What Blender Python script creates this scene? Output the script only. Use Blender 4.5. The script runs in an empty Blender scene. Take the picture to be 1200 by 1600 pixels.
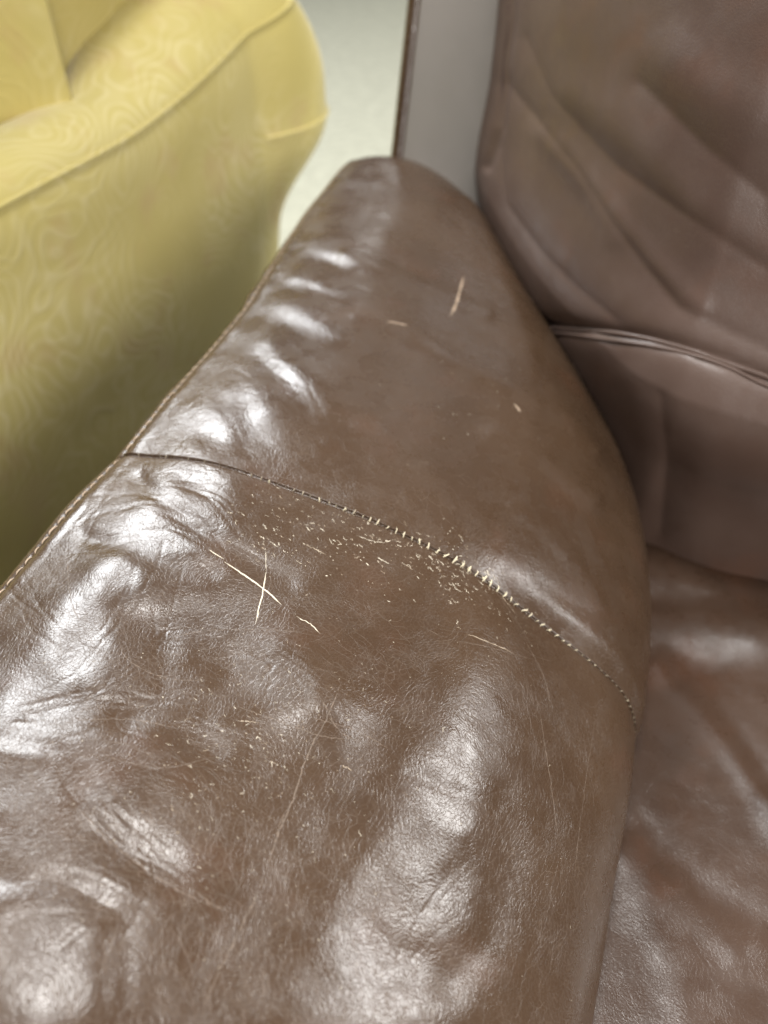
import bpy, bmesh, math, random
import numpy as np
from mathutils import Vector, Matrix

random.seed(7)
rng = np.random.default_rng(7)
SC = bpy.context.scene
COL = SC.collection
R = math.radians
ZA = 0.62                      # height of the sofa arm above the floor

# ------------------------------------------------------------------ camera
YAW, PITCH, FPX = R(19.6), R(45), 1331.0
CAM = np.array([0.0, 0.0, ZA + 0.30])
cd = bpy.data.cameras.new('camera')
cam = bpy.data.objects.new('camera', cd)
COL.objects.link(cam)
cam.location = CAM
cam.rotation_euler = (R(90) - PITCH, 0, YAW)
cd.sensor_fit = 'VERTICAL'
cd.sensor_height = 24.0
cd.lens = 24.0 * FPX / 1600.0
cd.clip_start = 0.01
cd.clip_end = 60
cd.dof.use_dof = True
cd.dof.focus_distance = 0.372
cd.dof.aperture_fstop = (cd.lens / 1000.0) / 0.0057
SC.camera = cam

# ------------------------------------------------------------------ light
W = bpy.data.worlds.new('World')
SC.world = W
W.use_nodes = True
bg = W.node_tree.nodes['Background']
bg.inputs[0].default_value = (0.93, 0.97, 1.0, 1)
bg.inputs[1].default_value = 0.16
SC.view_settings.view_transform = 'Standard'
SC.view_settings.look = 'None'
SC.view_settings.exposure = 0.0
SC.view_settings.gamma = 1.0
SC.cycles.max_bounces = 6


def area(name, direction, dist, sx, sy, power, col, target=(-0.1, 0.3, ZA)):
    l = bpy.data.lights.new(name, 'AREA')
    l.shape = 'RECTANGLE'
    l.size, l.size_y = sx, sy
    l.energy = power
    l.color = col
    o = bpy.data.objects.new(name, l)
    COL.objects.link(o)
    d = Vector(direction).normalized()
    o.location = Vector(target) + d * dist
    o.rotation_euler = (-d).to_track_quat('-Z', 'Y').to_euler()
    return o


L1 = np.array([-0.60, 0.45, 0.66]); L1 /= np.linalg.norm(L1)      # window left and ahead
L2 = np.array([0.76, 0.39, 0.54]); L2 /= np.linalg.norm(L2)       # window right and ahead
L3 = np.array([-0.05, 0.02, 1.0]); L3 /= np.linalg.norm(L3)     # ceiling lamp
T0 = np.array([-0.1, 0.3, ZA])
P1, P2, P3 = T0 + L1 * 3.0, T0 + L2 * 2.8, T0 + L3 * 1.9     # where the lamps hang
area('window_light', L1, 3.0, 1.0, 1.1, 108, (0.95, 0.98, 1.0))
area('second_window_light', L2, 2.8, 0.85, 0.95, 76, (1.0, 0.99, 0.97))
area('ceiling_light', L3, 1.9, 0.44, 0.44, 29, (1.0, 0.98, 0.95))
area('side_window_light', (0.62, -0.62, 0.40), 3.2, 1.4, 0.9, 88, (1.0, 0.96, 0.92))
area('floor_window_light', (-0.1, 1.0, 1.35), 2.6, 1.2, 0.8, 14, (1.0, 1.0, 0.97), (-0.6, 2.2, 0.0))

# ------------------------------------------------------------------ projection helpers (to place marks on the surfaces)
_r = np.array([math.cos(YAW), math.sin(YAW), 0]); _h = np.array([-math.sin(YAW), math.cos(YAW), 0])
_f = _h * math.cos(PITCH) - np.array([0, 0, math.sin(PITCH)])
_u = _h * math.sin(PITCH) + np.array([0, 0, math.cos(PITCH)])


def proj(P):
    q = P - CAM
    z = q @ _f
    return 600 + FPX * (q @ _r) / z, 800 - FPX * (q @ _u) / z


def smooth(a, b, x):
    t = np.clip((x - a) / (b - a), 0, 1)
    return t * t * (3 - 2 * t)


def spline(pts, n):
    """smooth resample of a polyline by arc length (Catmull-Rom)"""
    pts = np.asarray(pts, float)
    P = np.vstack([2 * pts[0] - pts[1], pts, 2 * pts[-1] - pts[-2]])
    out = []
    for i in range(1, len(P) - 2):
        t = np.linspace(0, 1, 24, endpoint=False)[:, None]
        p0, p1, p2, p3 = P[i - 1], P[i], P[i + 1], P[i + 2]
        out.append(0.5 * (2 * p1 + (p2 - p0) * t + (2 * p0 - 5 * p1 + 4 * p2 - p3) * t ** 2 + (3 * p1 - p0 - 3 * p2 + p3) * t ** 3))
    Q = np.vstack(out + [pts[-1:]])
    s = np.r_[0, np.cumsum(np.linalg.norm(np.diff(Q, axis=0), axis=1))]
    if np.isscalar(n):
        n = np.linspace(0, s[-1], n)
    return np.stack([np.interp(n, s, Q[:, k]) for k in range(Q.shape[1])], 1), s[-1]


def vnoise(x, y, scale, seed, octaves=3):
    """smooth value noise on arrays"""
    g = np.random.default_rng(seed)
    T = g.uniform(-1, 1, (64, 64))
    out = 0; amp = 1; tot = 0
    for o in range(octaves):
        X = x * scale * 2 ** o + 11.3 * o; Y = y * scale * 2 ** o + 5.7 * o
        xi = np.floor(X).astype(int); yi = np.floor(Y).astype(int)
        fx = X - xi; fy = Y - yi
        fx = fx * fx * (3 - 2 * fx); fy = fy * fy * (3 - 2 * fy)
        a = T[xi % 64, yi % 64]; b = T[(xi + 1) % 64, yi % 64]
        c = T[xi % 64, (yi + 1) % 64]; d = T[(xi + 1) % 64, (yi + 1) % 64]
        out = out + amp * ((a * (1 - fx) + b * fx) * (1 - fy) + (c * (1 - fx) + d * fx) * fy)
        tot += amp; amp *= 0.5
    return out / tot


def normals(P):
    du = np.gradient(P, axis=0); dv = np.gradient(P, axis=1)
    n = np.cross(du, dv)
    return n / (np.linalg.norm(n, axis=2, keepdims=True) + 1e-12)


def link(name, me, mat, parent=None):
    o = bpy.data.objects.new(name, me)
    COL.objects.link(o)
    if mat: me.materials.clear(); me.materials.append(mat)
    if parent: o.parent = parent
    return o


def mesh_from(name, V, F, smoothed=True):
    me = bpy.data.meshes.new(name)
    V = np.asarray(V, np.float32).reshape(-1, 3)
    F = np.asarray(F, np.int32)
    k = F.shape[1]
    me.vertices.add(len(V)); me.vertices.foreach_set('co', V.ravel())
    me.loops.add(F.size); me.loops.foreach_set('vertex_index', F.ravel())
    me.polygons.add(len(F))
    me.polygons.foreach_set('loop_start', np.arange(0, F.size, k, dtype=np.int32))
    me.polygons.foreach_set('loop_total', np.full(len(F), k, np.int32))
    me.polygons.foreach_set('use_smooth', np.full(len(F), smoothed, bool))
    me.update(calc_edges=True); me.validate()
    return me


def grid_faces(a, b, wrap=False, flip=False):
    i = np.arange(a - 1)[:, None]; j = np.arange(b if wrap else b - 1)[None, :]
    j2 = (j + 1) % b
    F = np.stack([i * b + j, (i + 1) * b + j, (i + 1) * b + j2, i * b + j2], -1).reshape(-1, 4)
    return F[:, ::-1] if flip else F


def grid_obj(name, P, mat, parent=None, flip=False, wrap=False):
    a, b, _ = P.shape
    return link(name, mesh_from(name, P, grid_faces(a, b, wrap, flip)), mat, parent)


def tube(path, rad, n=8, closed_ends=True):
    path = np.asarray(path, float)
    rad = np.broadcast_to(np.asarray(rad, float), (len(path),))
    t = np.gradient(path, axis=0); t /= np.linalg.norm(t, axis=1, keepdims=True) + 1e-12
    ref = np.array([0, 0, 1.0]) if abs(t[len(t) // 2][2]) < 0.9 else np.array([1.0, 0, 0])
    a = np.cross(t, ref); a /= np.linalg.norm(a, axis=1, keepdims=True) + 1e-12
    b = np.cross(t, a)
    ang = np.linspace(0, 2 * np.pi, n, endpoint=False)
    V = path[:, None] + rad[:, None, None] * (np.cos(ang)[None, :, None] * a[:, None] + np.sin(ang)[None, :, None] * b[:, None])
    return V.reshape(-1, 3), grid_faces(len(path), n, wrap=True)


def root(name, loc, label, cat, group=None):
    e = bpy.data.objects.new(name, None)
    e.empty_display_size = 0.1
    COL.objects.link(e)
    e['label'] = label; e['category'] = cat
    return e

# ------------------------------------------------------------------ materials


def mat_new(name):
    m = bpy.data.materials.new(name); m.use_nodes = True
    nt = m.node_tree
    for n in list(nt.nodes): nt.nodes.remove(n)
    out = nt.nodes.new('ShaderNodeOutputMaterial')
    b = nt.nodes.new('ShaderNodeBsdfPrincipled')
    nt.links.new(b.outputs[0], out.inputs[0])
    return m, nt, b


def N(nt, t, **kw):
    n = nt.nodes.new(t)
    for k, v in kw.items():
        if k in n.inputs: n.inputs[k].default_value = v
        else: setattr(n, k, v)
    return n


def math_n(nt, op, a, b=None, clamp=False):
    n = nt.nodes.new('ShaderNodeMath'); n.operation = op; n.use_clamp = clamp
    for i, v in enumerate((a, b)):
        if v is None: continue
        if isinstance(v, (int, float)): n.inputs[i].default_value = v
        else: nt.links.new(v, n.inputs[i])
    return n.outputs[0]


def ramp(nt, src, lo, hi, a=0.0, b=1.0):
    n = nt.nodes.new('ShaderNodeMapRange'); n.interpolation_type = 'SMOOTHSTEP'
    nt.links.new(src, n.inputs['Value'])
    n.inputs['From Min'].default_value = lo; n.inputs['From Max'].default_value = hi
    n.inputs['To Min'].default_value = a; n.inputs['To Max'].default_value = b
    return n.outputs[0]


def mixc(nt, f, a, b):
    n = nt.nodes.new('ShaderNodeMix'); n.data_type = 'RGBA'
    if isinstance(f, (int, float)): n.inputs[0].default_value = f
    else: nt.links.new(f, n.inputs[0])
    for i, v in ((6, a), (7, b)):
        if isinstance(v, tuple): n.inputs[i].default_value = (*v, 1)
        else: nt.links.new(v, n.inputs[i])
    return n.outputs[2]


def leather(name, c1, c2, red, rough=0.275, grain=1.0, wear=1.0, spec=0.5):
    m, nt, b = mat_new(name)
    tc = N(nt, 'ShaderNodeTexCoord').outputs['Object']
    # slow domain warp so that nothing lies on a grid
    wn = N(nt, 'ShaderNodeTexNoise', Scale=38.0, Detail=3.0); nt.links.new(tc, wn.inputs['Vector'])
    sub = nt.nodes.new('ShaderNodeVectorMath'); sub.operation = 'SUBTRACT'; nt.links.new(wn.outputs['Color'], sub.inputs[0]); sub.inputs[1].default_value = (0.5, 0.5, 0.5)
    sc = nt.nodes.new('ShaderNodeVectorMath'); sc.operation = 'SCALE'; nt.links.new(sub.outputs[0], sc.inputs[0]); sc.inputs['Scale'].default_value = 0.022
    add = nt.nodes.new('ShaderNodeVectorMath'); nt.links.new(tc, add.inputs[0]); nt.links.new(sc.outputs[0], add.inputs[1])
    wv = add.outputs[0]
    # pebble grain
    v1 = N(nt, 'ShaderNodeTexVoronoi', Scale=880.0); v1.feature = 'SMOOTH_F1'; v1.inputs['Smoothness'].default_value = 0.35
    nt.links.new(wv, v1.inputs['Vector'])
    # fine creases: two sizes of cell edges
    v2 = N(nt, 'ShaderNodeTexVoronoi', Scale=520.0); v2.feature = 'DISTANCE_TO_EDGE'; nt.links.new(wv, v2.inputs['Vector'])
    v3 = N(nt, 'ShaderNodeTexVoronoi', Scale=90.0); v3.feature = 'DISTANCE_TO_EDGE'; nt.links.new(wv, v3.inputs['Vector'])
    n1 = N(nt, 'ShaderNodeTexNoise', Scale=1500.0, Detail=3.0); nt.links.new(tc, n1.inputs['Vector'])
    big = N(nt, 'ShaderNodeTexNoise', Scale=13.0, Detail=4.0, Roughness=0.6); nt.links.new(tc, big.inputs['Vector'])
    mid = N(nt, 'ShaderNodeTexNoise', Scale=60.0, Detail=5.0, Roughness=0.6); nt.links.new(tc, mid.inputs['Vector'])
    gmask = ramp(nt, mid.outputs[0], 0.38, 0.62, 0.45, 1.0)
    e2 = ramp(nt, v2.outputs['Distance'], 0.0, 0.10)
    e3 = ramp(nt, v3.outputs['Distance'], 0.0, 0.035)
    hgt = math_n(nt, 'MULTIPLY', v1.outputs['Distance'], -0.62)
    hgt = math_n(nt, 'ADD', hgt, math_n(nt, 'MULTIPLY', math_n(nt, 'MULTIPLY', e2, 0.40), gmask))
    hgt = math_n(nt, 'ADD', hgt, math_n(nt, 'MULTIPLY', e3, 0.16))
    hgt = math_n(nt, 'ADD', hgt, math_n(nt, 'MULTIPLY', n1.outputs[0], 0.25))
    bp = nt.nodes.new('ShaderNodeBump'); bp.inputs['Distance'].default_value = 0.000092 * grain
    bp.inputs['Strength'].default_value = 1.0
    nt.links.new(hgt, bp.inputs['Height'])
    nt.links.new(bp.outputs[0], b.inputs['Normal'])
    # colour: dyed leather, slightly mottled, rubbed paler in the creases
    col = mixc(nt, ramp(nt, big.outputs[0], 0.35, 0.65), c1, c2)
    rn = N(nt, 'ShaderNodeTexNoise', Scale=22.0, Detail=3.0); nt.links.new(wv, rn.inputs['Vector'])
    col = mixc(nt, ramp(nt, rn.outputs[0], 0.54, 0.80, 0.0, 0.25), col, red)
    inv = math_n(nt, 'SUBTRACT', 1.0, e2)
    col = mixc(nt, math_n(nt, 'MULTIPLY', math_n(nt, 'MULTIPLY', inv, gmask), 0.10 * wear), col, (0.30, 0.23, 0.17))
    nt.links.new(col, b.inputs['Base Color'])
    rr = ramp(nt, mid.outputs[0], 0.3, 0.7, rough - 0.05, rough + 0.07)
    nt.links.new(rr, b.inputs['Roughness'])
    b.inputs['Specular IOR Level'].default_value = spec
    b.inputs['Coat Weight'].default_value = 0.06
    b.inputs['Coat Roughness'].default_value = 0.17
    nt.links.new(bp.outputs[0], b.inputs['Coat Normal'])
    return m


M_LEATHER = leather('brown leather', (0.054, 0.030, 0.016), (0.066, 0.038, 0.021), (0.105, 0.045, 0.024))
M_CUSHION = leather('brown cushion leather', (0.092, 0.056, 0.042), (0.112, 0.072, 0.056), (0.15, 0.062, 0.032), rough=0.42, grain=0.8, wear=0.5)
M_SEAT = leather('red brown seat leather', (0.052, 0.029, 0.018), (0.070, 0.040, 0.026), (0.12, 0.045, 0.020), rough=0.30, grain=0.8, wear=0.4)
M_FRAME = leather('sheen painted frame leather', (0.26, 0.24, 0.215), (0.285, 0.26, 0.235), (0.26, 0.235, 0.205), rough=0.42, grain=0.5, wear=0.2)  # brown leather greyed: window sheen put into the base colour


def plain(name, col, rough=0.7, spec=0.4, noise=0.15, scale=400):
    m, nt, b = mat_new(name)
    tc = N(nt, 'ShaderNodeTexCoord').outputs['Object']
    n = N(nt, 'ShaderNodeTexNoise', Scale=float(scale), Detail=4.0); nt.links.new(tc, n.inputs['Vector'])
    d = tuple(c * (1 - noise * 2) for c in col)
    nt.links.new(mixc(nt, ramp(nt, n.outputs[0], 0.3, 0.7), d, col), b.inputs['Base Color'])
    b.inputs['Roughness'].default_value = rough
    b.inputs['Specular IOR Level'].default_value = spec
    return m


M_THREAD = plain('cream thread', (0.80, 0.70, 0.50), 0.8, 0.3, 0.1, 3000)
M_TANTHREAD = plain('dusty thread', (0.50, 0.42, 0.31), 0.8, 0.3, 0.15, 3000)
M_TOPTHREAD = plain('tan topstitch thread', (0.52, 0.40, 0.29), 0.7, 0.3, 0.15, 3000)
M_RAW = plain('exposed raw hide', (0.74, 0.66, 0.52), 0.85, 0.2, 0.1, 900)
M_TANHIDE = plain('weathered tan hide', (0.47, 0.38, 0.28), 0.85, 0.2, 0.15, 900)
M_CREASE = plain('rubbed crease', (0.135, 0.094, 0.066), 0.4, 0.5, 0.2, 300)
M_SCUFF = plain('scuffed leather', (0.42, 0.31, 0.22), 0.7, 0.3, 0.2, 300)


def fabric():
    m, nt, b = mat_new('olive gold damask fabric')
    tc = N(nt, 'ShaderNodeTexCoord').outputs['Object']
    wn = N(nt, 'ShaderNodeTexNoise', Scale=7.0, Detail=2.0); nt.links.new(tc, wn.inputs['Vector'])
    s = math_n(nt, 'SINE', math_n(nt, 'MULTIPLY', wn.outputs[0], 190.0))
    wn2 = N(nt, 'ShaderNodeTexNoise', Scale=14.0, Detail=0.0); nt.links.new(tc, wn2.inputs['Vector'])
    s2 = math_n(nt, 'SINE', math_n(nt, 'MULTIPLY', wn2.outputs[0], 95.0))
    pat = math_n(nt, 'MULTIPLY', ramp(nt, s, 0.3, 1.0), 0.6)
    pat = math_n(nt, 'ADD', pat, math_n(nt, 'MULTIPLY', ramp(nt, s2, -0.6, 1.0), 0.4))
    big = N(nt, 'ShaderNodeTexNoise', Scale=5.0, Detail=4.0); nt.links.new(tc, big.inputs['Vector'])
    base = mixc(nt, ramp(nt, big.outputs[0], 0.35, 0.65), (0.53, 0.445, 0.152), (0.575, 0.49, 0.185))
    rn = N(nt, 'ShaderNodeTexNoise', Scale=16.0, Detail=3.0); nt.links.new(tc, rn.inputs['Vector'])
    base = mixc(nt, ramp(nt, rn.outputs[0], 0.55, 0.72, 0.0, 0.4), base, (0.50, 0.33, 0.16))
    col = mixc(nt, math_n(nt, 'MULTIPLY', math_n(nt, 'MULTIPLY', pat, ramp(nt, big.outputs[0], 0.38, 0.6)), 0.5), base, (0.74, 0.66, 0.38))
    nt.links.new(col, b.inputs['Base Color'])
    wv = N(nt, 'ShaderNodeTexNoise', Scale=1400.0, Detail=2.0); nt.links.new(tc, wv.inputs['Vector'])
    hg = math_n(nt, 'ADD', math_n(nt, 'MULTIPLY', pat, 0.8), math_n(nt, 'MULTIPLY', wv.outputs[0], 0.4))
    bp = nt.nodes.new('ShaderNodeBump'); bp.inputs['Distance'].default_value = 0.0003
    nt.links.new(hg, bp.inputs['Height']); nt.links.new(bp.outputs[0], b.inputs['Normal'])
    b.inputs['Roughness'].default_value = 0.62
    b.inputs['Specular IOR Level'].default_value = 0.35
    b.inputs['Sheen Weight'].default_value = 0.35
    b.inputs['Sheen Roughness'].default_value = 0.4
    return m


M_FABRIC = fabric()


def carpet():
    m, nt, b = mat_new('pale carpet')
    tc = N(nt, 'ShaderNodeTexCoord').outputs['Object']
    n = N(nt, 'ShaderNodeTexNoise', Scale=34.0, Detail=6.0, Roughness=0.7); nt.links.new(tc, n.inputs['Vector'])
    n2 = N(nt, 'ShaderNodeTexNoise', Scale=2.0, Detail=3.0); nt.links.new(tc, n2.inputs['Vector'])
    col = mixc(nt, ramp(nt, n.outputs[0], 0.35, 0.65), (0.42, 0.41, 0.32), (0.53, 0.52, 0.41))
    nt.links.new(col, b.inputs['Base Color'])
    b.inputs['Roughness'].default_value = 0.9
    bp = nt.nodes.new('ShaderNodeBump'); bp.inputs['Distance'].default_value = 0.004
    nt.links.new(n.outputs[0], bp.inputs['Height']); nt.links.new(bp.outputs[0], b.inputs['Normal'])
    return m


M_FLOOR = carpet()

# ------------------------------------------------------------------ floor
bm = bmesh.new()
bmesh.ops.create_grid(bm, x_segments=40, y_segments=40, size=7)
for v in bm.verts: v.co.y += 3
me = bpy.data.meshes.new('floor'); bm.to_mesh(me); bm.free()
fl = link('floor', me, M_FLOOR); fl['kind'] = 'structure'

# ------------------------------------------------------------------ the sofa
sofa = root('leather_sofa', (0, 0, 0), 'worn brown leather sofa with scratched padded arm and frayed cream stitched seam', 'sofa')
sofa.location = (0, 0, 0)

SEC = [(-.248, -.60), (-.252, -.45), (-.258, -.25), (-.262, -.12), (-.264, -.055), (-.262, -.024), (-.256, -.006), (-.247, .002), (-.226, .008), (-.207, .011),
       (-.188, .012), (-.167, .011), (-.15, .0085), (-.132, .0055), (-.112, .0015), (-.082, -.0065), (-.048, -.0175),
       (-.031, -.026), (-.014, -.037), (.005, -.051), (.024, -.068), (.036, -.081), (.044, -.095), (.050, -.115),
       (.052, -.15), (.050, -.20), (.045, -.30), (.04, -.45), (.04, -.60)]
_, SLEN = spline(SEC, 10)
YS = 0.277
# arc positions: dense where seen
s_d = np.r_[np.linspace(0, 0.50, 24, endpoint=False), np.linspace(0.50, 1.05, 720), np.linspace(1.05, SLEN, 20)[1:]]
# where does the visible part lie?
_tmp, _ = spline(SEC, 400)
_ss = np.linspace(0, SLEN, 400)
s_stitch = _ss[np.argmin(np.abs(_tmp[:, 0] + .247) + np.abs(_tmp[:, 1] - .002))]
s_d = np.r_[np.linspace(0, s_stitch - .06, 20, endpoint=False), np.linspace(s_stitch - .06, s_stitch + .42, 700), np.linspace(s_stitch + .42, SLEN, 16)[1:]]
sec, _ = spline(SEC, s_d)
y_d = np.unique(np.round(np.r_[np.linspace(-.12, .03, 24), np.linspace(.03, YS - .012, 330), np.linspace(YS - .012, YS + .012, 70), np.linspace(YS + .012, .72, 460)], 6))


def wfun(Y):
    return np.interp(Y, *WTAB)


WT = [(-.2, 1.0), (.277, 1.0), (.36, .985), (.42, .95), (.49, .86), (.55, .73), (.60, .61), (.65, .49), (.68, .42), (.70, .36), (.72, .30)]
_wx = np.linspace(-.2, .72, 300)
_wy = np.interp(_wx, [a for a, b in WT], [b for a, b in WT])
for _ in range(60): _wy[1:-1] = (_wy[:-2] + 2 * _wy[1:-1] + _wy[2:]) / 4
WTAB = (_wx, _wy)


def arm_base(sec, Y):
    X0 = sec[:, 0][:, None]; Z0 = sec[:, 1][:, None]; Yg = np.broadcast_to(Y[None, :], (len(sec), len(Y)))
    w = wfun(Y)[None, :]
    X = np.where(X0 > -.255, -.255 + (X0 + .255) * w, X0 + 0 * w)
    # the outside corner turns in near the back frame
    e = np.clip((Y - .645) / .085, 0, 1)[None, :]
    X = X + .012 * e ** 2 * (1 - smooth(-.25, -.08, X0))
    X = X - .017 * (smooth(.42, .60, Y) * (1 - smooth(.665, .72, Y)))[None, :] * (1 - smooth(-.25, -.12, X0))
    Z = Z0 * (0.55 + 0.45 * w) - .045 * e ** 2.2
    Z = np.where(Z0 < -.1, Z0, Z)
    Z = np.where(Z0 < -.02, Z0 * (1 - smooth(-.02, -.1, Z0)) * (0.55 + 0.45 * w) + Z0 * smooth(-.02, -.1, Z0), Z0 * (0.55 + 0.45 * w)) - .045 * e ** 2.2 * (1 - smooth(-.02, -.2, Z0))
    # front end closes in a round
    fr = np.clip((-.06 - Y) / .06, 0, 1)[None, :]
    Z = Z - .03 * fr ** 2 * (Z0 > -.2)
    return np.stack([X, Yg, Z + ZA], -1)


ARM0 = arm_base(sec, y_d)
ARMN = normals(ARM0)
if ARMN[len(s_d) // 2, 10, 2] < 0: ARMN = -ARMN
PX, PY = proj(ARM0)
Sg = np.broadcast_to(s_d[:, None], PX.shape); Yg = ARM0[..., 1]


def blob(px, py, cx, cy, sx, sy, ang):
    a = R(ang); dx = px - cx; dy = py - cy
    u = dx * math.cos(a) + dy * math.sin(a); v = -dx * math.sin(a) + dy * math.cos(a)
    return np.exp(-0.5 * ((u / sx) ** 2 + (v / sy) ** 2))


# shiny swellings of the padding: (x, y, half length, half width, angle, amount) as read from the photograph, towards the left window
B1 = [(520, 400, 34, 7, 12, .7), (470, 440, 60, 6, 15, .4), (455, 492, 70, 11, 25, .62), (440, 575, 60, 12, 42, .65), (325, 655, 38, 16, 35, .9), (400, 640, 18, 40, -25, .7),
      (312, 742, 34, 13, 20, 1.2), (255, 825, 75, 26, 12, 1.), (190, 905, 34, 26, 30, 1.), (120, 1010, 34, 62, 15, 1.), (75, 1100, 50, 40, 0, .9),
      (340, 990, 80, 15, 12, 1.3), (425, 1055, 50, 20, 30, 1.9), (465, 1082, 30, 15, 36, 1.0), (30, 1170, 50, 10, 10, .8), (15, 1245, 14, 22, 0, .6),
      (600, 300, 40, 26, 20, .3)]
# towards the ceiling lamp
B3 = [(180, 1300, 40, 18, 15, 1.2), (265, 1330, 50, 18, 28, .8), (55, 1475, 55, 62, 0, 1.2), (110, 1545, 60, 40, 20, .9), (400, 1570, 60, 30, -10, .3)]
# towards the light overhead
B2 = [(712, 1190, 32, 40, -40, .85), (712, 1275, 22, 24, 0, 1.0), (640, 1330, 60, 46, -35, .8), (590, 1400, 46, 60, 0, .8), (660, 1440, 55, 40, 0, .6), (745, 1130, 60, 50, 30, .45),
      (520, 1560, 70, 40, -10, .8), (860, 935, 80, 20, 36, 1.3), (560, 1480, 50, 80, 0, .9), (630, 1540, 80, 60, 0, .8), (700, 1400, 70, 50, 0, .6), (690, 1230, 60, 60, 0, .8)]
CR = [  # creases in the padding: polyline, depth in m, half width px
    ([(215, 745), (265, 790), (330, 835), (395, 880), (450, 905)], .0030, 13),
    ([(130, 835), (190, 855), (240, 875), (330, 890)], .0022, 11),
    ([(560, 860), (640, 915), (690, 965)], .0012, 22),
    ([(40, 1130), (120, 1110), (240, 1125), (330, 1170)], .0022, 20),
    ([(90, 1180), (140, 1280), (240, 1380), (340, 1420)], .0012, 18),
    ([(190, 950), (250, 1000), (250, 1080), (190, 1120)], .0020, 20),
    ([(0, 1380), (100, 1385), (190, 1440), (190, 1560)], .0025, 20),
    ([(600, 1150), (560, 1260), (500, 1340), (430, 1420)], .0020, 30),
    ([(640, 1210), (700, 1235), (770, 1260)], .0008, 9), ([(790, 1240), (800, 1350), (770, 1460), (700, 1540)], .0022, 22),
    ([(270, 600), (340, 620), (380, 690)], .0012, 12), ([(360, 540), (440, 540), (520, 580)], .0012, 10), ([(400, 460), (480, 450), (560, 480), (640, 520)], .0015, 9),
    ([(460, 385), (540, 385), (620, 410)], .0012, 8),
]
RIDGE = [  # thin raised folds on the rear half
    ([(560, 490), (640, 520), (710, 565), (800, 610), (880, 650), (930, 705)], .0016, 11),
    ([(770, 680), (850, 720), (930, 780)], .0012, 11), ([(540, 405), (600, 425), (680, 455), (760, 490)], .0012, 9),
    ([(820, 800), (900, 880), (940, 950)], .0006, 10)]


def seg_dist(px, py, pts):
    d = np.full(px.shape, 1e9)
    for (x0, y0), (x1, y1) in zip(pts[:-1], pts[1:]):
        dx, dy = x1 - x0, y1 - y0
        t = np.clip(((px - x0) * dx + (py - y0) * dy) / (dx * dx + dy * dy), 0, 1)
        d = np.minimum(d, (px - x0 - t * dx) ** 2 + (py - y0 - t * dy) ** 2)
    return np.sqrt(d)


# --- relief solved on a regular (arc, length) grid: slopes that turn the surface to the light at each swelling
NS, NY = 512, 768
s_lin = np.linspace(s_stitch - .10, s_stitch + .46, NS); y_lin = np.linspace(-.02, .78, NY)
sec_l, _ = spline(SEC, s_lin)
G0 = arm_base(sec_l, y_lin); GN = normals(G0)
if GN[NS // 2, NY // 3, 2] < 0: GN = -GN
gx, gy = proj(G0)
V = G0 - CAM; V /= np.linalg.norm(V, axis=2, keepdims=True)
Ts = np.gradient(G0, axis=0); Ts /= np.linalg.norm(Ts, axis=2, keepdims=True)
Ty = np.gradient(G0, axis=1); Ty /= np.linalg.norm(Ty, axis=2, keepdims=True)
front = (np.sum(V * GN, -1) < -0.02)


def need(L):
    L = L - G0; L /= np.linalg.norm(L, axis=2, keepdims=True)
    n = L - V; n /= np.linalg.norm(n, axis=2, keepdims=True)
    d = np.maximum(np.sum(n * GN, -1), .3)
    return np.clip(-np.sum(n * Ts, -1) / d, -.6, .6), np.clip(-np.sum(n * Ty, -1) / d, -.6, .6)


m1 = np.zeros(gx.shape); m2 = np.zeros(gx.shape)
for b_ in B1: m1 = np.maximum(m1, b_[5] * blob(gx, gy, *b_[:5]))
for b_ in B2: m2 = np.maximum(m2, b_[5] * blob(gx, gy, *b_[:5]))
m3 = np.zeros(gx.shape)
for b_ in B3: m3 = np.maximum(m3, b_[5] * blob(gx, gy, *b_[:5]))
m1 *= front; m2 *= front; m3 *= front
a1, b1 = need(P1); a2, b2 = need(P2); a3, b3 = need(P3)
# between the swellings the surface lies turned away from both lamps
mm = np.clip(np.maximum(np.maximum(m1, m2), m3) * 1.3, 0, 1)


def off(a, b, deg):
    n = np.sqrt(a * a + b * b) + 1e-4
    k = np.clip(math.tan(R(deg)) - n, 0, 1) / n
    return -a * k, -b * k


o1 = off(a1, b1, 20); o2 = off(a2, b2, 19); o3 = off(a3, b3, 19)
edge_ok = smooth(.012, .04, np.abs(s_lin - s_stitch))[:, None]
TS = np.where((m3 > m1) & (m3 > m2), a3, np.where(m1 > m2, a1, a2)) * mm + (o1[0] + o2[0] + o3[0]) * (1 - mm) * edge_ok
TY = np.where((m3 > m1) & (m3 > m2), b3, np.where(m1 > m2, b1, b2)) * mm + (o1[1] + o2[1] + o3[1]) * (1 - mm) * edge_ok
ds = s_lin[1] - s_lin[0]; dy = y_lin[1] - y_lin[0]
wt = np.where(front, .22 + .78 * mm, .03)


def solve_relief(TS, TY, wt, ds, dy, it=70, k0=9.0):
    """height field whose slopes come closest to the wanted ones"""
    a, b = TS.shape
    ks = 2 * np.pi * np.fft.fftfreq(a, ds)[:, None]; ky = 2 * np.pi * np.fft.fftfreq(b, dy)[None, :]
    A_S, A_Y = TS * wt, TY * wt
    for _ in range(it):
        H = (-1j * ks * np.fft.fft2(A_S) - 1j * ky * np.fft.fft2(A_Y)) / (ks ** 2 + ky ** 2 + k0 ** 2)
        cs = np.real(np.fft.ifft2(1j * ks * H)); cy = np.real(np.fft.ifft2(1j * ky * H))
        A_S = cs + wt * (TS - cs); A_Y = cy + wt * (TY - cy)
    h = np.real(np.fft.ifft2(H))
    return h - np.median(h)


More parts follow.
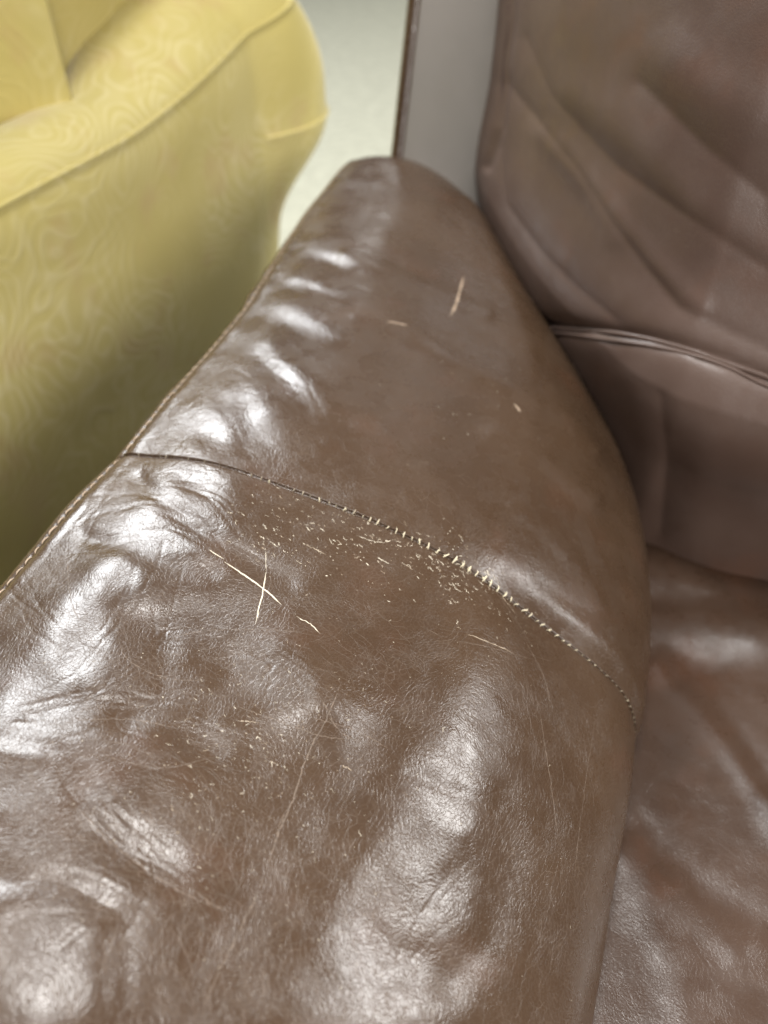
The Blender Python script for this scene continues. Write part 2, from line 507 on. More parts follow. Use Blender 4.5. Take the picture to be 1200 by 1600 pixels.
Hh = solve_relief(TS, TY, wt, ds, dy)
CRK = .42
for pts, dep, wd in CR: Hh -= CRK * dep * np.exp(-0.5 * (seg_dist(gx, gy, pts) / wd) ** 2) * front
for pts, dep, wd in RIDGE: Hh += dep * np.exp(-0.5 * (seg_dist(gx, gy, pts) / wd) ** 2) * front


def bil(A, s, y):
    i = np.clip((s - s_lin[0]) / ds, 0, NS - 1.001); j = np.clip((y - y_lin[0]) / dy, 0, NY - 1.001)
    i0 = i.astype(int); j0 = j.astype(int); fi = i - i0; fj = j - j0
    return (A[i0, j0] * (1 - fi) + A[i0 + 1, j0] * fi) * (1 - fj) + (A[i0, j0 + 1] * (1 - fi) + A[i0 + 1, j0 + 1] * fi) * fj


win = smooth(s_stitch - .09, s_stitch - .02, Sg) * (1 - smooth(s_stitch + .38, s_stitch + .45, Sg))
relief = bil(Hh, Sg, Yg) * win
relief += .0005 * vnoise(Sg, Yg, 22, 3, 2) * win + .00022 * vnoise(Sg, Yg, 60, 4, 2) * win
# sharp little folds of the skin, running across the bends
wr = vnoise(Sg + .01 * vnoise(Sg, Yg, 30, 12, 2), Yg, 75, 9, 3)
fold = np.exp(-(wr / .045) ** 2)
wr2 = vnoise(Yg * 1.3 + 3, Sg * .6 + .012 * vnoise(Sg, Yg, 25, 14, 2), 70, 19, 3)
fold += .8 * np.exp(-(wr2 / .05) ** 2)
fmask = smooth(.0, .45, vnoise(Sg, Yg, 14, 33, 2) + .25) * (.35 + .65 * (1 - smooth(YS - .02, YS + .1, Yg)))
fmask = fmask * np.clip(bil(m1, Sg, Yg) * 1.5 + .6 * np.exp(-((Sg - s_stitch) / .05) ** 2), 0, 1)
relief -= .00017 * fold * fmask * win
# bundles of skin creases that run together across the bends
for pts, n, spread, dep in [([(215, 985), (330, 990), (430, 1020), (540, 1120)], 15, 34, 1.), ([(60, 1135), (180, 1110), (300, 1140), (400, 1190)], 11, 30, 1.),
                            ([(100, 1200), (160, 1290), (250, 1370), (350, 1425)], 11, 22, 1.1), ([(100, 830), (170, 800), (260, 800), (360, 850)], 9, 20, 1.),
                            ([(235, 880), (220, 960), (160, 1050), (90, 1100)], 9, 34, .9), ([(15, 900), (60, 960), (120, 1000)], 8, 26, 1.), ([(120, 1490), (180, 1410), (170, 1300)], 8, 36, .9),
                            ([(540, 1520), (610, 1390), (700, 1300), (790, 1260)], 12, 55, .35), ([(640, 1110), (760, 1180), (830, 1300), (850, 1450)], 12, 50, .4), ([(215, 740), (300, 760), (390, 870)], 8, 22, .9),
                            ([(330, 560), (420, 600), (480, 690)], 9, 34, .9), ([(430, 450), (540, 470), (640, 520)], 7, 22, .9), ([(10, 1400), (100, 1380), (210, 1430), (260, 1540)], 9, 30, .9),
                            ([(170, 720), (150, 790), (90, 850)], 8, 20, .8), ([(250, 610), (280, 680), (250, 720)], 7, 24, .8)]:
    for k in range(n):
        o_ = rng.normal(0, spread, 2); j_ = rng.normal(0, 7, (len(pts), 2))
        i0_, i1_ = 0, len(pts)
        pp_ = np.array(pts, float) + o_ + j_
        pq, _l = spline(pp_, 9)
        a_ = int(rng.integers(0, 3)); b_ = 9 - int(rng.integers(0, 3))
        pq = pq[a_:b_] + rng.normal(0, 1.8, (b_ - a_, 2))
        lo = pq.min(0) - 12; hi = pq.max(0) + 12
        mk = (PX > lo[0]) & (PX < hi[0]) & (PY > lo[1]) & (PY < hi[1])
        if not mk.any(): continue
        relief[mk] -= dep * .00011 * rng.uniform(.4, 1.2) * np.exp(-(seg_dist(PX[mk], PY[mk], [tuple(q_) for q_ in pq]) / rng.uniform(1.8, 3.6)) ** 2)
# padding drawn in at the cross seam; the rear piece stands a little proud of the groove
dS = Yg - YS
relief -= ((.0012 + .0022 * smooth(s_stitch + .17, s_stitch + .26, Sg)) * np.exp(-np.abs(dS) / .012) + .0007 * np.exp(-((dS + .0009) / .0008) ** 2) * (1 - .6 * smooth(s_stitch + .16, s_stitch + .26, Sg))) * win
relief += .0014 * np.exp(-((dS - .011) / .008) ** 2) * win * smooth(s_stitch + .19, s_stitch + .27, Sg)
# drawn in along the outside topstitch, with small puckers at each stitch
dT = Sg - s_stitch
relief -= .0008 * np.exp(-(dT / .0022) ** 2) * (1 + .25 * np.sin(Yg * 2 * np.pi / .0068)) * (1 - .5 * smooth(YS, YS + .2, Yg))
relief += .0005 * np.exp(-((dT - .006) / .004) ** 2) * (1 + .5 * vnoise(Sg, Yg, 80, 71, 2))
ARM = ARM0 + ARMN * relief[..., None]
arm = grid_obj('armrest', ARM, M_LEATHER, sofa)
arm.data.flip_normals() if arm.data.polygons[len(arm.data.polygons) // 2].normal.z < 0 else None
ARMN2 = normals(ARM)
if ARMN2[len(s_d) // 2, 10, 2] < 0: ARMN2 = -ARMN2


def surf(s, y, lift=0.0):
    """point and normal of the finished arm at arc s, length y (arrays)"""
    i = np.interp(s, s_d, np.arange(len(s_d))); j = np.interp(y, y_d, np.arange(len(y_d)))
    i0 = np.clip(i.astype(int), 0, len(s_d) - 2); j0 = np.clip(j.astype(int), 0, len(y_d) - 2)
    fi = (i - i0)[..., None]; fj = (j - j0)[..., None]
    def g(A): return (A[i0, j0] * (1 - fi) + A[i0 + 1, j0] * fi) * (1 - fj) + (A[i0, j0 + 1] * (1 - fi) + A[i0 + 1, j0 + 1] * fi) * fj
    n = g(ARMN2); n /= np.linalg.norm(n, axis=-1, keepdims=True)
    return g(ARM) + n * lift, n


PX2, PY2 = proj(ARM)
_seen = np.sum((ARM - CAM) * ARMN2, -1) < 0
_ii = np.arange(0, PX2.shape[0], 3); _jj = np.arange(0, PX2.shape[1], 3)
_cx = np.where(_seen, PX2, 1e6)[np.ix_(_ii, _jj)]; _cy = PY2[np.ix_(_ii, _jj)]


def unproj(px, py):
    k = np.argmin((_cx - px) ** 2 + (_cy - py) ** 2)
    i, j = np.unravel_index(k, _cx.shape)
    i = _ii[i]; j = _jj[j]
    a = slice(max(0, i - 4), i + 5); b = slice(max(0, j - 4), j + 5)
    k = np.argmin((PX2[a, b] - px) ** 2 + (PY2[a, b] - py) ** 2)
    di, dj = np.unravel_index(k, PX2[a, b].shape)
    return s_d[a.start + di], y_d[b.start + dj]

# --- welt along the cross seam
ws = np.linspace(s_stitch + .001, s_stitch + .40, 260)
wp, wn_ = surf(ws, np.full(ws.shape, YS + .0006))
V_, F_ = tube(wp + wn_ * .00025, .00062, 8)
link('seam_welt', mesh_from('seam_welt', V_, F_), M_LEATHER, arm)


def ribbon_mesh(name, paths, mat, parent, stuff=True):
    """thin tapered raised strips draped on the arm: paths = list of (s array, y array, half width array)"""
    Vs = []; Fs = []; base = 0
    for s, y, w in paths:
        p, n = surf(s, y)
        t = np.gradient(p, axis=0); sd = np.cross(n, t); sd /= np.linalg.norm(sd, axis=1, keepdims=True) + 1e-12
        k = len(s)
        a = p + sd * w[:, None] + n * .00002; c = p + n * (.00004 + .08 * w[:, None]); b = p - sd * w[:, None] + n * .00002
        Vs.append(np.stack([a, c, b], 1).reshape(-1, 3)); Fs.append(grid_faces(k, 3) + base); base += 3 * k
    o = link(name, mesh_from(name, np.vstack(Vs), np.vstack(Fs)), mat, parent)
    if stuff: o['kind'] = 'stuff'
    return o


def drape(pts, n=14, jit=.0003, w0=.0002, wj=.4, taper=True):
    q = np.array([unproj(*p) for p in pts])
    q2, L = spline(q, n) if len(q) > 2 else (np.linspace(q[0], q[1], n), 0)
    q2 = q2 + rng.normal(0, jit, q2.shape) * np.sin(np.linspace(0, np.pi, n))[:, None]
    w = w0 * (1 + wj * rng.uniform(-1, 1, n))
    if taper: w *= np.clip(np.sin(np.linspace(0.05, np.pi - .05, n)) * 1.8, 0, 1)
    return q2[:, 0], q2[:, 1], w


# --- cracks: flecks of raw hide showing through the finish
fl_ = []


def fleck(px, py, length, ang, w):
    """jagged fleck; length in m"""
    s, y = unproj(px, py)
    n = 7
    length *= .80; w *= .60
    t = np.linspace(-.5, .5, n)
    a = R(ang + 42)
    jg = length * .11
    ds_ = t * length * math.cos(a) + rng.normal(0, jg, n); dy_ = -t * length * math.sin(a) + rng.normal(0, jg, n)
    ww = w * rng.uniform(.2, 1.35, n); ww[0] = ww[-1] = w * .1
    if rng.random() < .25 and length > .0018: ww[int(rng.integers(2, 5))] *= .05
    fl_.append((s + ds_, y + dy_, ww))


SEAMPX = [(370, 730), (450, 757), (500, 775), (560, 798), (600, 818), (650, 842), (700, 863), (750, 888), (800, 922), (850, 955)]
sx_ = [p[0] for p in SEAMPX]; sy_ = [p[1] for p in SEAMPX]
for k in range(230):
    x = rng.normal(610, 120)
    if not 380 < x < 860: continue
    d = 8 + abs(rng.gamma(1.3, 26))
    if d > 150: continue
    y = np.interp(x, sx_, sy_) + d
    L = .0005 + .0034 * rng.random() ** 3
    fleck(x, y, L, rng.normal(-25, 28), .00016 + .00014 * rng.random() ** 2)
for cx, cy, sx, sy, n in [(450, 850, 55, 22, 60), (640, 850, 60, 18, 60), (730, 895, 30, 16, 45), (760, 930, 25, 20, 14), (400, 790, 40, 22, 20)]:
    for k in range(n):
        fleck(rng.normal(cx, sx), rng.normal(cy, sy), .0006 + .0042 * rng.random() ** 2.5, rng.normal(-22, 22), .00015 + .00026 * rng.random() ** 3)
for k in range(260):
    x = rng.normal(400, 120); y = rng.normal(1170, 100)
    if x < 120: continue
    fleck(x, y, .0007 + .0028 * rng.random() ** 4, rng.normal(-30, 35), .00011 + .00013 * rng.random() ** 3)
for k in range(160):
    x = rng.uniform(60, 900); y = rng.uniform(900, 1580)
    fleck(x, y, .0005 + .0012 * rng.random() ** 3, rng.normal(-30, 50), .00009 + .00009 * rng.random() ** 3)
for k in range(26):
    fleck(rng.normal(720, 110), rng.normal(600, 60), .0010 + .0010 * rng.random(), rng.normal(-30, 30), .0002)
# clear short cracks
for pts in [[(556, 836), (592, 848), (618, 843)], [(470, 848), (510, 866)], [(588, 870), (607, 881)], [(535, 1195), (552, 1204)], [(370, 1127), (405, 1128)],
            [(462, 962), (470, 968), (485, 975), (500, 990)], [(775, 918), (790, 938), (805, 958)], [(730, 990), (760, 1003), (800, 1020)]]:
    fl_.append(drape(pts, 16, .00022, .00014, .9))
_pick = rng.random(len(fl_)) < .62
ribbon_mesh('crack_fleck', [f_ for f_, q_ in zip(fl_, _pick) if q_], M_RAW, arm)
ribbon_mesh('crack_fleck', [f_ for f_, q_ in zip(fl_, _pick) if not q_], M_TANHIDE, arm)

# --- the scratches one can point at
for pts, w in [([(350, 878), (385, 900), (415, 922), (440, 944)], .00038), ([(416, 893), (411, 920), (405, 945), (400, 975)], .00030), ([(415, 862), (415, 893)], .00012),
               ([(326, 858), (338, 866), (350, 874)], .00022),
               ([(724, 432), (719, 455), (711, 478), (703, 495)], .0008), ([(605, 502), (638, 508)], .0008), ([(803, 630), (814, 644)], .0007)]:
    s, y, ww = drape(pts, 22, .00012, w, .35)
    o = ribbon_mesh('scratch', [(s, y, ww)], M_RAW if w < .0006 else M_SCUFF, arm, stuff=False)

# long dents and rubbed lines
ln = []
for pts, w in [([(535, 1065), (510, 1120), (480, 1180), (458, 1250), (430, 1320), (412, 1370)], .00042), ([(412, 1370), (385, 1430), (350, 1500), (325, 1560), (312, 1600)], .00036),
               ([(465, 1240), (440, 1280), (425, 1330)], .00025), ([(842, 1110), (853, 1170), (862, 1240), (872, 1310)], .00035), ([(930, 1120), (910, 1260), (895, 1380)], .00018),
               ([(300, 1390), (330, 1410), (358, 1425)], .00035), ([(110, 1250), (180, 1320), (260, 1380), (350, 1425)], .00028),
               ([(490, 1290), (500, 1300)], .0002), ([(500, 1090), (530, 1140), (560, 1160)], .0003), ([(480, 1120), (560, 1145), (610, 1170)], .00022),
               ([(360, 1100), (430, 1125), (500, 1150), (560, 1155)], .00025), ([(250, 1000), (330, 985), (420, 985), (500, 995)], .0002), ([(90, 1130), (200, 1125), (280, 1140)], .00025),
               ([(820, 1000), (850, 1060), (860, 1110)], .0003), ([(150, 1180), (250, 1200), (340, 1180)], .0002), ([(185, 1000), (200, 1030), (260, 1060), (330, 1065)], .00025),
               ([(120, 800), (200, 790), (260, 800)], .0002), ([(100, 840), (160, 805), (230, 800)], .0002), ([(105, 870), (110, 930), (125, 975)], .00028),
               ([(760, 900), (800, 960), (830, 1010)], .0002), ([(700, 1000), (760, 1010), (830, 1030)], .0002)]:
    ln.append(drape(pts, 40, .00022, w * .55, .4))
M_RUB = plain('rubbed leather', (0.190, 0.138, 0.100), 0.5, 0.4, 0.25, 700)
ribbon_mesh('rubbed_line', ln, M_RUB, arm)

# --- web of hair-fine creases following the folds
gs_, gy_ = np.gradient(Hh + .0005 * vnoise(*np.meshgrid(s_lin, y_lin, indexing='ij'), 30, 5, 2), ds, dy)
hair = []
dens = [(120, 950, 110, 130, 420, 60), (330, 1060, 130, 60, 320, 15), (240, 780, 90, 60, 160, 20), (200, 1330, 160, 110, 420, 25), (250, 1480, 130, 80, 260, 55),
        (560, 1400, 130, 120, 220, 110), (780, 1150, 90, 150, 220, 75), (860, 1400, 60, 140, 150, 95), (450, 1180, 140, 110, 160, 25), (620, 1000, 120, 60, 110, 0),
        (330, 640, 70, 60, 90, 50), (680, 760, 90, 40, 70, 25), (480, 1480, 120, 90, 260, 70), (60, 1200, 60, 100, 200, 60)]
for cx, cy, sx, sy, n, a0 in dens:
    for k in range(int(n * .7)):
        x, y = rng.normal(cx, sx), rng.normal(cy, sy)
        if not (-30 < x < 1000 and 380 < y < 1640): continue
        s, yy = unproj(x, y)
        m = int(rng.integers(6, 22)); st = .0011
        # mix of the local fold direction and the general lie of the area
        th = R(a0) + rng.normal(0, .45)
        P_ = [(s, yy)]
        for q in range(m):
            gi = int(np.clip((s - s_lin[0]) / ds, 0, NS - 1)); gj = int(np.clip((yy - y_lin[0]) / dy, 0, NY - 1))
            tx, ty_ = -gy_[gi, gj], gs_[gi, gj]
            g = math.hypot(tx, ty_) + 1e-6
            if tx * math.cos(th) - ty_ * math.sin(th) < 0: tx, ty_ = -tx, -ty_
            k_ = min(1.0, g / .25)
            ux = math.cos(th) + k_ * 1.0 * tx / g; uy = -math.sin(th) + k_ * 1.0 * ty_ / g
            l = math.hypot(ux, uy) + 1e-6
            s += st * ux / l; yy += st * uy / l
            th += rng.normal(0, .30)
            P_.append((s, yy))
        P_ = np.array(P_)
        if abs(P_[:, 1] - YS).min() < .002: continue
        w = rng.uniform(.00003, .00009) * np.clip(np.sin(np.linspace(.05, np.pi - .05, len(P_))) * 1.6, 0, 1)
        hair.append((P_[:, 0], P_[:, 1], w))
ribbon_mesh('fine_crease', hair, M_CREASE, arm)

# --- stitches over the cross seam


def stitch_mesh(seed):
    g = np.random.default_rng(seed)
    Vs = []; Fs = []; b = 0
    def add(path, rad, n=5):
        nonlocal b
        v, f = tube(path, rad, n); Vs.append(v); Fs.append(f + b); b += len(v)
    # local frame: x across the seam, y along it, z up
    add([(-.0017, .0003 * g.normal(), -.0002), (-.0010, 0, .0005), (0, 0, .0008), (.0009, 0, .0005), (.0015, .0002 * g.normal(), -.0003)], [.00012, .00026, .00030, .00026, .00012])
    for k in range(int(g.integers(2, 7))):
        a = g.uniform(0, 6.28); l = g.uniform(.0007, .0016)
        x0 = g.uniform(-.0010, .0006)
        add([(x0, 0, .0005), (x0 + l * .5 * math.cos(a) * .8, l * .5 * math.sin(a), .0006), (x0 + l * math.cos(a) * .8, l * math.sin(a), .0002)], [.00018, .00014, .00004], 4)
    return mesh_from('stitch', np.vstack(Vs), np.vstack(Fs))


SM = [stitch_mesh(i) for i in range(7)]
SM2 = [m_.copy() for m_ in SM]
for m_ in SM: m_.materials.append(M_THREAD)
for m_ in SM2: m_.materials.append(M_TANTHREAD)


def frame_at(s, y, ds_, dy_):
    p, n = surf(np.array([s, s + ds_]), np.array([y, y + dy_]))
    t = p[1] - p[0]; t /= np.linalg.norm(t)
    n0 = n[0] - t * (n[0] @ t); n0 /= np.linalg.norm(n0)
    return p[0], t, n0, np.cross(n0, t)


k = 0
for s in np.arange(s_stitch + .012, s_stitch + .375, .0046):
    p, t, n, x = frame_at(s + rng.normal(0, .0004), YS, .002, 0)
    u = (s - s_stitch) / .375
    o = bpy.data.objects.new('stitch', (SM if .33 < u + rng.normal(0, .05) < .78 else SM2)[int(rng.integers(7))])
    # full, frayed stitches at the crown; smaller and tighter towards the ends
    u = (s - s_stitch) / .375
    sc_ = .40 + .90 * math.exp(-((u - .53) / .20) ** 2) + rng.normal(0, .20) + (.06 if u > .6 else 0)
    sc_ = max(.25, sc_)
    if rng.random() < .5: x = -x; t = -t
    a = rng.normal(0, .25) + (.9 if u > .62 else 0) * (1 if (x @ np.array([0, 1, 0])) > 0 else 1)
    xx = x * math.cos(a) + t * math.sin(a); tt = -x * math.sin(a) + t * math.cos(a)
    M = Matrix(np.column_stack([xx, tt, n]).tolist()).to_4x4()
    o.matrix_world = Matrix.Translation(p + n * .0003) @ M @ Matrix.Scale(float(sc_), 4)
    COL.objects.link(o); o.parent = arm

# --- running topstitch along the outside edge
v, f = tube([(0, -.0026, -.0004), (0, -.0018, .0003), (0, 0, .0005), (0, .0018, .0003), (0, .0026, -.0004)], [.0002, .00036, .0004, .00036, .0002], 6)
TM = mesh_from('topstitch', v, f); TM.materials.append(M_TOPTHREAD)
for y in np.arange(.06, .665, .0068):
    if abs(y - YS) < .002: continue
    p, t, n, x = frame_at(s_stitch, y, 0, .002)
    o = bpy.data.objects.new('topstitch', TM)
    a = rng.normal(0, .10); sc_ = 1 + rng.normal(0, .1)
    xx = x * math.cos(a) + t * math.sin(a); tt = -x * math.sin(a) + t * math.cos(a)
    o.matrix_world = Matrix.Translation(p + n * .0001) @ Matrix(np.column_stack([xx, tt, n]).tolist()).to_4x4() @ Matrix.Scale(float(sc_), 4)
    COL.objects.link(o); o.parent = arm

# ------------------------------------------------------------------ sofa back cushion
X_ = np.linspace(-.205, .62, 430); Z_ = np.linspace(-.24, .48, 380)
XX, ZZ = np.meshgrid(X_, Z_, indexing='ij')


def cush_y(X, Z):
    wrap_ = np.clip((.03 - X) / .19, 0, 1.3)
    y = .452 + .25 * (Z + .15) + .235 * wrap_ ** 1.6
    y -= .020 * np.exp(-((Z - .10) / .13) ** 2) + .020 * np.exp(-((Z + .01) / .05) ** 2)
    y += .26 * np.clip(-.01 - Z, 0, .2) - .004
    y += .06 * smooth(-.150, -.178, Z) - .040 * smooth(.045, -.06, Z) * smooth(-.06, .10, X)
    y += .06 * np.clip((Z - .40) / .08, 0, 1) ** 2
    return y


CP = np.stack([XX, cush_y(XX, ZZ), ZZ + ZA], -1)
CN = normals(CP)
if CN[200, 200, 1] > 0: CN = -CN
cx_, cy_ = proj(CP)
hc = np.zeros(XX.shape)
for pts, dep, wd in [([(820, 60), (860, 150), (960, 260), (1060, 330), (1200, 420)], -.0035, 26), ([(790, 130), (840, 190), (900, 260), (960, 350), (1010, 420), (1060, 480), (1200, 545)], -.0040, 17),
                     ([(780, 230), (790, 320), (850, 400), (900, 450), (960, 500)], -.0030, 15), ([(1000, 130), (1100, 230), (1200, 310)], -.0035, 26), ([(880, 230), (930, 300), (960, 370)], .0022, 16),
                     ([(900, 150), (1000, 230), (1090, 330), (1200, 400)], .0030, 26), ([(850, 210), (930, 300), (1010, 400), (1090, 480)], .0028, 14), ([(1030, 620), (1040, 720), (1030, 830)], -.004, 24),
                     ([(980, 590), (1000, 660), (1015, 760)], .002, 20), ([(1120, 600), (1100, 700), (1080, 830)], .0025, 30), ([(1060, 100), (1130, 160), (1200, 190)], .004, 35)]:
    hc += .55 * dep * (np.exp(-0.5 * (seg_dist(cx_, cy_, pts) / wd) ** 2) if dep > 0 else np.exp(-seg_dist(cx_, cy_, pts) / wd))
# horizontal seam with the welt
wl = [(820, 507), (880, 511), (940, 519), (1010, 527), (1080, 545), (1140, 565), (1200, 590), (1300, 628), (1500, 705)]
dseam = seg_dist(cx_, cy_, wl)
hc -= .005 * np.exp(-(dseam / 12) ** 1.2)
hc += .0006 * vnoise(XX * .8 + ZZ * .6, ZZ * .8 - XX * .6, 18, 41, 3) + .0009 * vnoise(XX * .6 + .8 * ZZ + 3, ZZ * .6 - .8 * XX, 9, 42, 3)
# stitched left edge
le = seg_dist(cx_, cy_, [(800, -60), (796, 30), (788, 95), (780, 200), (760, 260)])
hc -= .0035 * np.exp(-(le / 7) ** 2)
CPD = CP + CN * hc[..., None]
bc = grid_obj('back_cushion', CPD, M_CUSHION, sofa)
bc.data.flip_normals() if bc.data.polygons[80000].normal.y > 0 else None
ccx, ccy = proj(CPD)


def cgrid(px, py):
    k = np.argmin((ccx - px) ** 2 + (ccy - py) ** 2)
    i, j = np.unravel_index(k, ccx.shape)
    return CPD[i, j] - CN[i, j] * .0002


for off in (0, 11):
    wpt = np.array([cgrid(x, y + off) for x, y in [(p[0], p[1]) for p in wl[:8]]])
    wq, _ = spline(wpt, 80)
    V_, F_ = tube(wq + np.array([0, -.0005, 0]), .0019 if off == 0 else .0013, 8)
    link('seam_welt', mesh_from('seam_welt', V_, F_), M_CUSHION, bc)
v, f = tube([(0, -.0022, -.0004), (0, -.0012, .0004), (0, .0012, .0004), (0, .0022, -.0004)], [.0002, .0005, .0005, .0002], 6)
DM = mesh_from('stitch', v, f)
M_DARKTHREAD = plain('dark brown thread', (0.06, 0.035, 0.04), .6, .3, .1, 2000); DM.materials.append(M_DARKTHREAD)
ep, _ = spline(np.array([cgrid(x, y) for x, y in [(797, 5), (793, 50), (788, 95), (784, 150), (779, 205)]]), 24)
for a_, b_ in zip(ep[:-1], ep[1:]):
    o = bpy.data.objects.new('stitch', DM)
    o.matrix_world = Matrix.Translation((a_ + b_) / 2) @ Vector(b_ - a_).to_track_quat('Y', 'Z').to_matrix().to_4x4()
    COL.objects.link(o); o.parent = bc

# back frame behind the cushion: upholstered slab leaning back
def slab(name, x0, x1, y0, th, z0, z1, lean, mat, parent, r=.012):
    bm = bmesh.new()
    bmesh.ops.create_cube(bm, size=1)
    for v in bm.verts:
        z = z0 if v.co.z < 0 else z1
        y = (y0 if v.co.y < 0 else y0 + th) + lean * (z - z0)
        v.co = (x0 if v.co.x < 0 else x1, y, z + ZA)
    bmesh.ops.bevel(bm, geom=bm.edges[:], offset=r, segments=5, profile=.6, affect='EDGES')
    for f in bm.faces: f.smooth = True
    me = bpy.data.meshes.new(name); bm.to_mesh(me); bm.free()
    return link(name, me, mat, parent)


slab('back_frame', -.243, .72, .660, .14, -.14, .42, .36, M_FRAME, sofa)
v, f = tube([(-.240, .664 + .36 * (z_ + .14), ZA + z_) for z_ in np.linspace(-.12, .41, 12)], .0065, 10)  # brown tube added for the dark reflection along the frame's rounded edge
link('edge_dark_tube', mesh_from('edge_dark_tube', v, f), M_LEATHER, sofa)
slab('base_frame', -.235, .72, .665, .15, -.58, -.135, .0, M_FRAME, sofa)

# ------------------------------------------------------------------ seat cushion
X_ = np.linspace(.0, .72, 360); Y_ = np.linspace(-.14, .62, 400)
XX, YY = np.meshgrid(X_, Y_, indexing='ij')
Zs = -.150 + .012 * np.exp(-((XX - .35) / .3) ** 2) - .012 * np.clip((YY - .43) / .06, 0, 1) ** 2 - .03 * np.clip((.05 - XX) / .05, 0, 1) ** 2 - .05 * np.clip((-.08 - YY) / .06, 0, 1) ** 2
SP = np.stack([XX, YY, Zs + ZA], -1)
SN = normals(SP); SN = -SN if SN[180, 180, 2] < 0 else SN
sx, sy = proj(SP)
hs = .0012 * vnoise(XX, YY, 20, 51, 3) + .002 * vnoise(XX, YY, 9, 52, 2)
for pts, dep, wd in [([(1030, 1030), (1100, 1100), (1160, 1190), (1230, 1310)], .0055, 15),
                     ([(1070, 1060), (1130, 1130), (1200, 1220)], -.004, 16), ([(1010, 930), (1100, 935), (1220, 945)], -.003, 14), ([(960, 1320), (1050, 1400), (1150, 1480)], .003, 24),
                     ([(1000, 1290), (1080, 1380), (1200, 1450)], -.003, 20), ([(1000, 1400), (1060, 1520), (1080, 1620)], .002, 25)]:
    hs += .6 * dep * np.exp(-0.5 * (seg_dist(sx, sy, pts) / wd) ** 2)
Vs_ = SP - CAM; Vs_ /= np.linalg.norm(Vs_, axis=2, keepdims=True)
nn = P3 - SP; nn /= np.linalg.norm(nn, axis=2, keepdims=True)
nn = nn - Vs_; nn /= np.linalg.norm(nn, axis=2, keepdims=True)
nd = np.maximum(np.sum(nn * SN, -1), .3)
ms = np.clip(1.3 * np.maximum(blob(sx, sy, 1130, 1010, 80, 16, 3), .8 * blob(sx, sy, 1240, 1012, 60, 16, 3)), 0, 1)
hs += solve_relief(-nn[..., 0] / nd * ms, -nn[..., 1] / nd * ms, .10 + .9 * ms, X_[1] - X_[0], Y_[1] - Y_[0], 80, 5.0)
SPD = SP + SN * hs[..., None]
st_ = grid_obj('seat_cushion', SPD, M_SEAT, sofa)
st_.data.flip_normals() if st_.data.polygons[60000].normal.z < 0 else None
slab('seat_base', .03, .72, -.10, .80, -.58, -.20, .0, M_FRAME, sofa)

# ------------------------------------------------------------------ the armchair
chair = root('fabric_armchair', (0, 0, 0), 'olive gold armchair in swirl patterned fabric beside the leather sofa', 'armchair')
# the shell is one profile swept along the side, round the rear corner and along the back
A0 = np.array([-.458, .460]); A1 = np.array([-.411, .789])
E = (A1 - A0) / np.linalg.norm(A1 - A0); NI = np.array([-E[1], E[0]])     # NI points inwards (-X)
LEN = float(np.linalg.norm(A1 - A0))
CR_ = .05                                                                  # corner radius in plan
Lc = CR_ * (math.pi / 2)
vv = np.r_[np.linspace(-.55, LEN - .12, 50, endpoint=False), np.linspace(LEN - .12, LEN + Lc + .05, 90, endpoint=False), np.linspace(LEN + Lc + .05, LEN + Lc + .75, 30)]


def path(v):
    c0 = A1 + NI * CR_
    a = np.clip((v - LEN) / CR_, 0, math.pi / 2)
    s0 = np.minimum(v - LEN, 0); s1 = np.maximum(v - LEN - Lc, 0)
    out = -NI[None] * np.cos(a)[:, None] + E[None] * np.sin(a)[:, None]      # outward normal
    tan = NI[None] * np.sin(a)[:, None] + E[None] * np.cos(a)[:, None]
    return c0 + out * CR_ + E[None] * s0[:, None] + NI[None] * s1[:, None], out, tan


prof = [(.020, -.60), (.010, -.48), (.003, -.30), (0, -.18), (-.002, -.10), (-.001, -.04), (0, .006), (.001, .016), (.004, .026), (.018, .036), (.04, .043), (.065, .042), (.088, .034), (.100, .020), (.104, -.01), (.104, -.30)]
pf, _ = spline(prof, 150)
q = pf[:, 0][:, None]; z = pf[:, 1][:, None]; v = vv[None, :]
pth, outn, _t = path(vv)
rise = np.clip((v - (LEN - .20)) / .34, 0, 1.0)
rise = rise ** 1.6
top = smooth(-.02, .03, z)
inn = np.clip(q / .10, 0, 1) * (z > -.02)
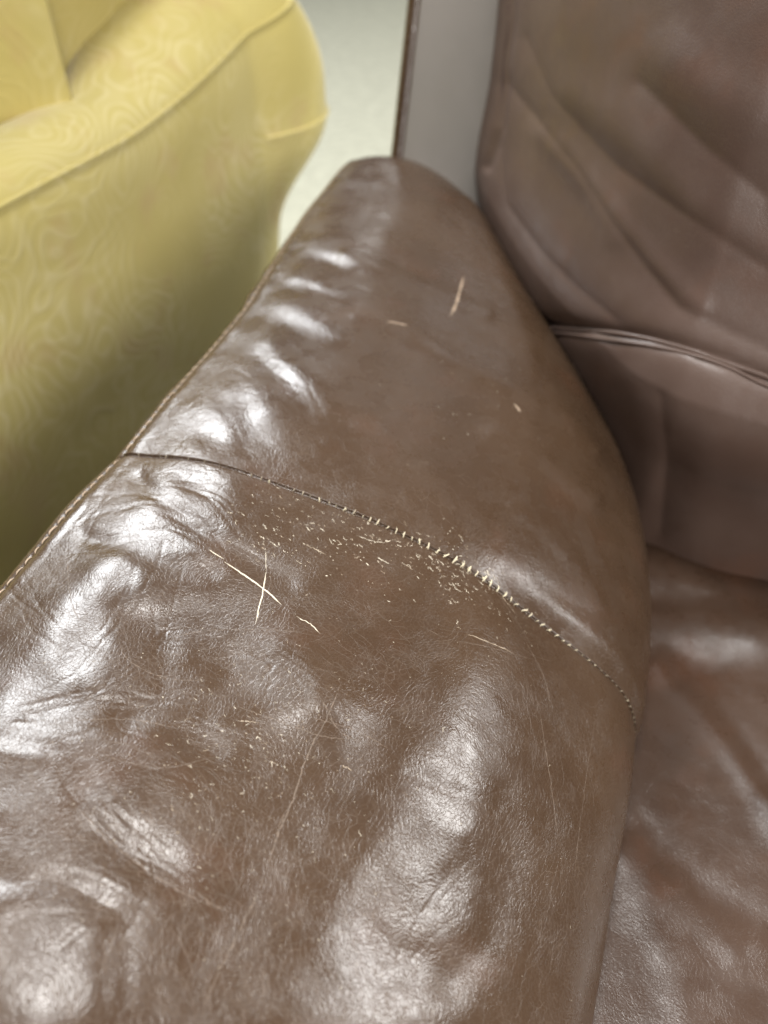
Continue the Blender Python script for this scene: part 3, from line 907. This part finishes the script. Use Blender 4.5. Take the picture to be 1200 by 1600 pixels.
# the rear grows taller and thicker, and flares outwards above the base
z2 = z + rise * top * (.085 + .16 * inn) + .010 * np.clip((v - LEN) / .12, 0, 1) * smooth(-.06, .02, z)
q2 = q + rise * inn * .19
fl2 = smooth(LEN - .008, LEN + .06, v)
zz_ = z2
flare = .072 * smooth(-.15, -.045, zz_) * (1 - .75 * smooth(-.01, .16, zz_)) * (1 - inn)
q2 = q2 - flare * fl2 + .012 * fl2 * (1 - smooth(-.24, -.13, zz_)) * (1 - inn)
AX = pth[None, :, 0] - outn[None, :, 0] * q2; AY = pth[None, :, 1] - outn[None, :, 1] * q2
CH = np.stack([AX, AY, z2 + ZA], -1)
CHN = normals(CH); CHN = -CHN if CHN[40, 30, 0] < 0 else CHN
hcx = .0025 * vnoise(z * 1.0 + 2 * q + 0 * v, v + 0 * q, 11, 61, 2)
kp = int(np.argmin(np.abs(pf[:, 1] - .020) + (pf[:, 0] > .03) * 9))
hcx = hcx - .003 * np.exp(-(((np.arange(150) - kp) / 2.2) ** 2))[:, None]
CHD = CH + CHN * hcx[..., None]
ca = grid_obj('shell', CHD, M_FABRIC, chair)
vend = np.searchsorted(vv, LEN + Lc + .3)
V_, F_ = tube(CHD[kp, :vend] + CHN[kp, :vend] * .0008, .0020, 8)
link('piping', mesh_from('piping', V_, F_), M_FABRIC, ca)
# seam across the flared rear corner
v0 = np.searchsorted(vv, LEN - .004)
ksm = int(np.argmin(np.abs(pf[:, 1] + .045) + (pf[:, 0] > .03) * 9))
V_, F_ = tube(CHD[ksm, v0:vend] + CHN[ksm, v0:vend] * .0006, .0022, 6)
link('piping', mesh_from('piping', V_, F_), M_FABRIC, ca)


def pillow(name, c, size, mat, parent, rot=0, p=3.2):
    a = np.linspace(-np.pi / 2, np.pi / 2, 40); b = np.linspace(-np.pi, np.pi, 72, endpoint=False)
    sp = lambda t, e: np.sign(t) * np.abs(t) ** e
    e = 2 / p
    X = sp(np.cos(a), e)[:, None] * sp(np.cos(b), e)[None]; Y = sp(np.cos(a), e)[:, None] * sp(np.sin(b), e)[None]; Z = sp(np.sin(a), e)[:, None] + 0 * b[None]
    P = np.stack([X * size[0], Y * size[1], Z * size[2]], -1)
    cr, sr = math.cos(rot), math.sin(rot)
    P = np.stack([P[..., 0] * cr - P[..., 1] * sr + c[0], P[..., 0] * sr + P[..., 1] * cr + c[1], P[..., 2] + c[2]], -1)
    return grid_obj(name, P, mat, parent, wrap=True)


pillow('seat_cushion', (-.80, .40, ZA - .10), (.24, .30, .10), M_FABRIC, chair, R(-8))
pillow('inner_cushion', (-.728, .80, ZA + .08), (.225, .15, .26), M_FABRIC, chair, R(-8), 3.0)
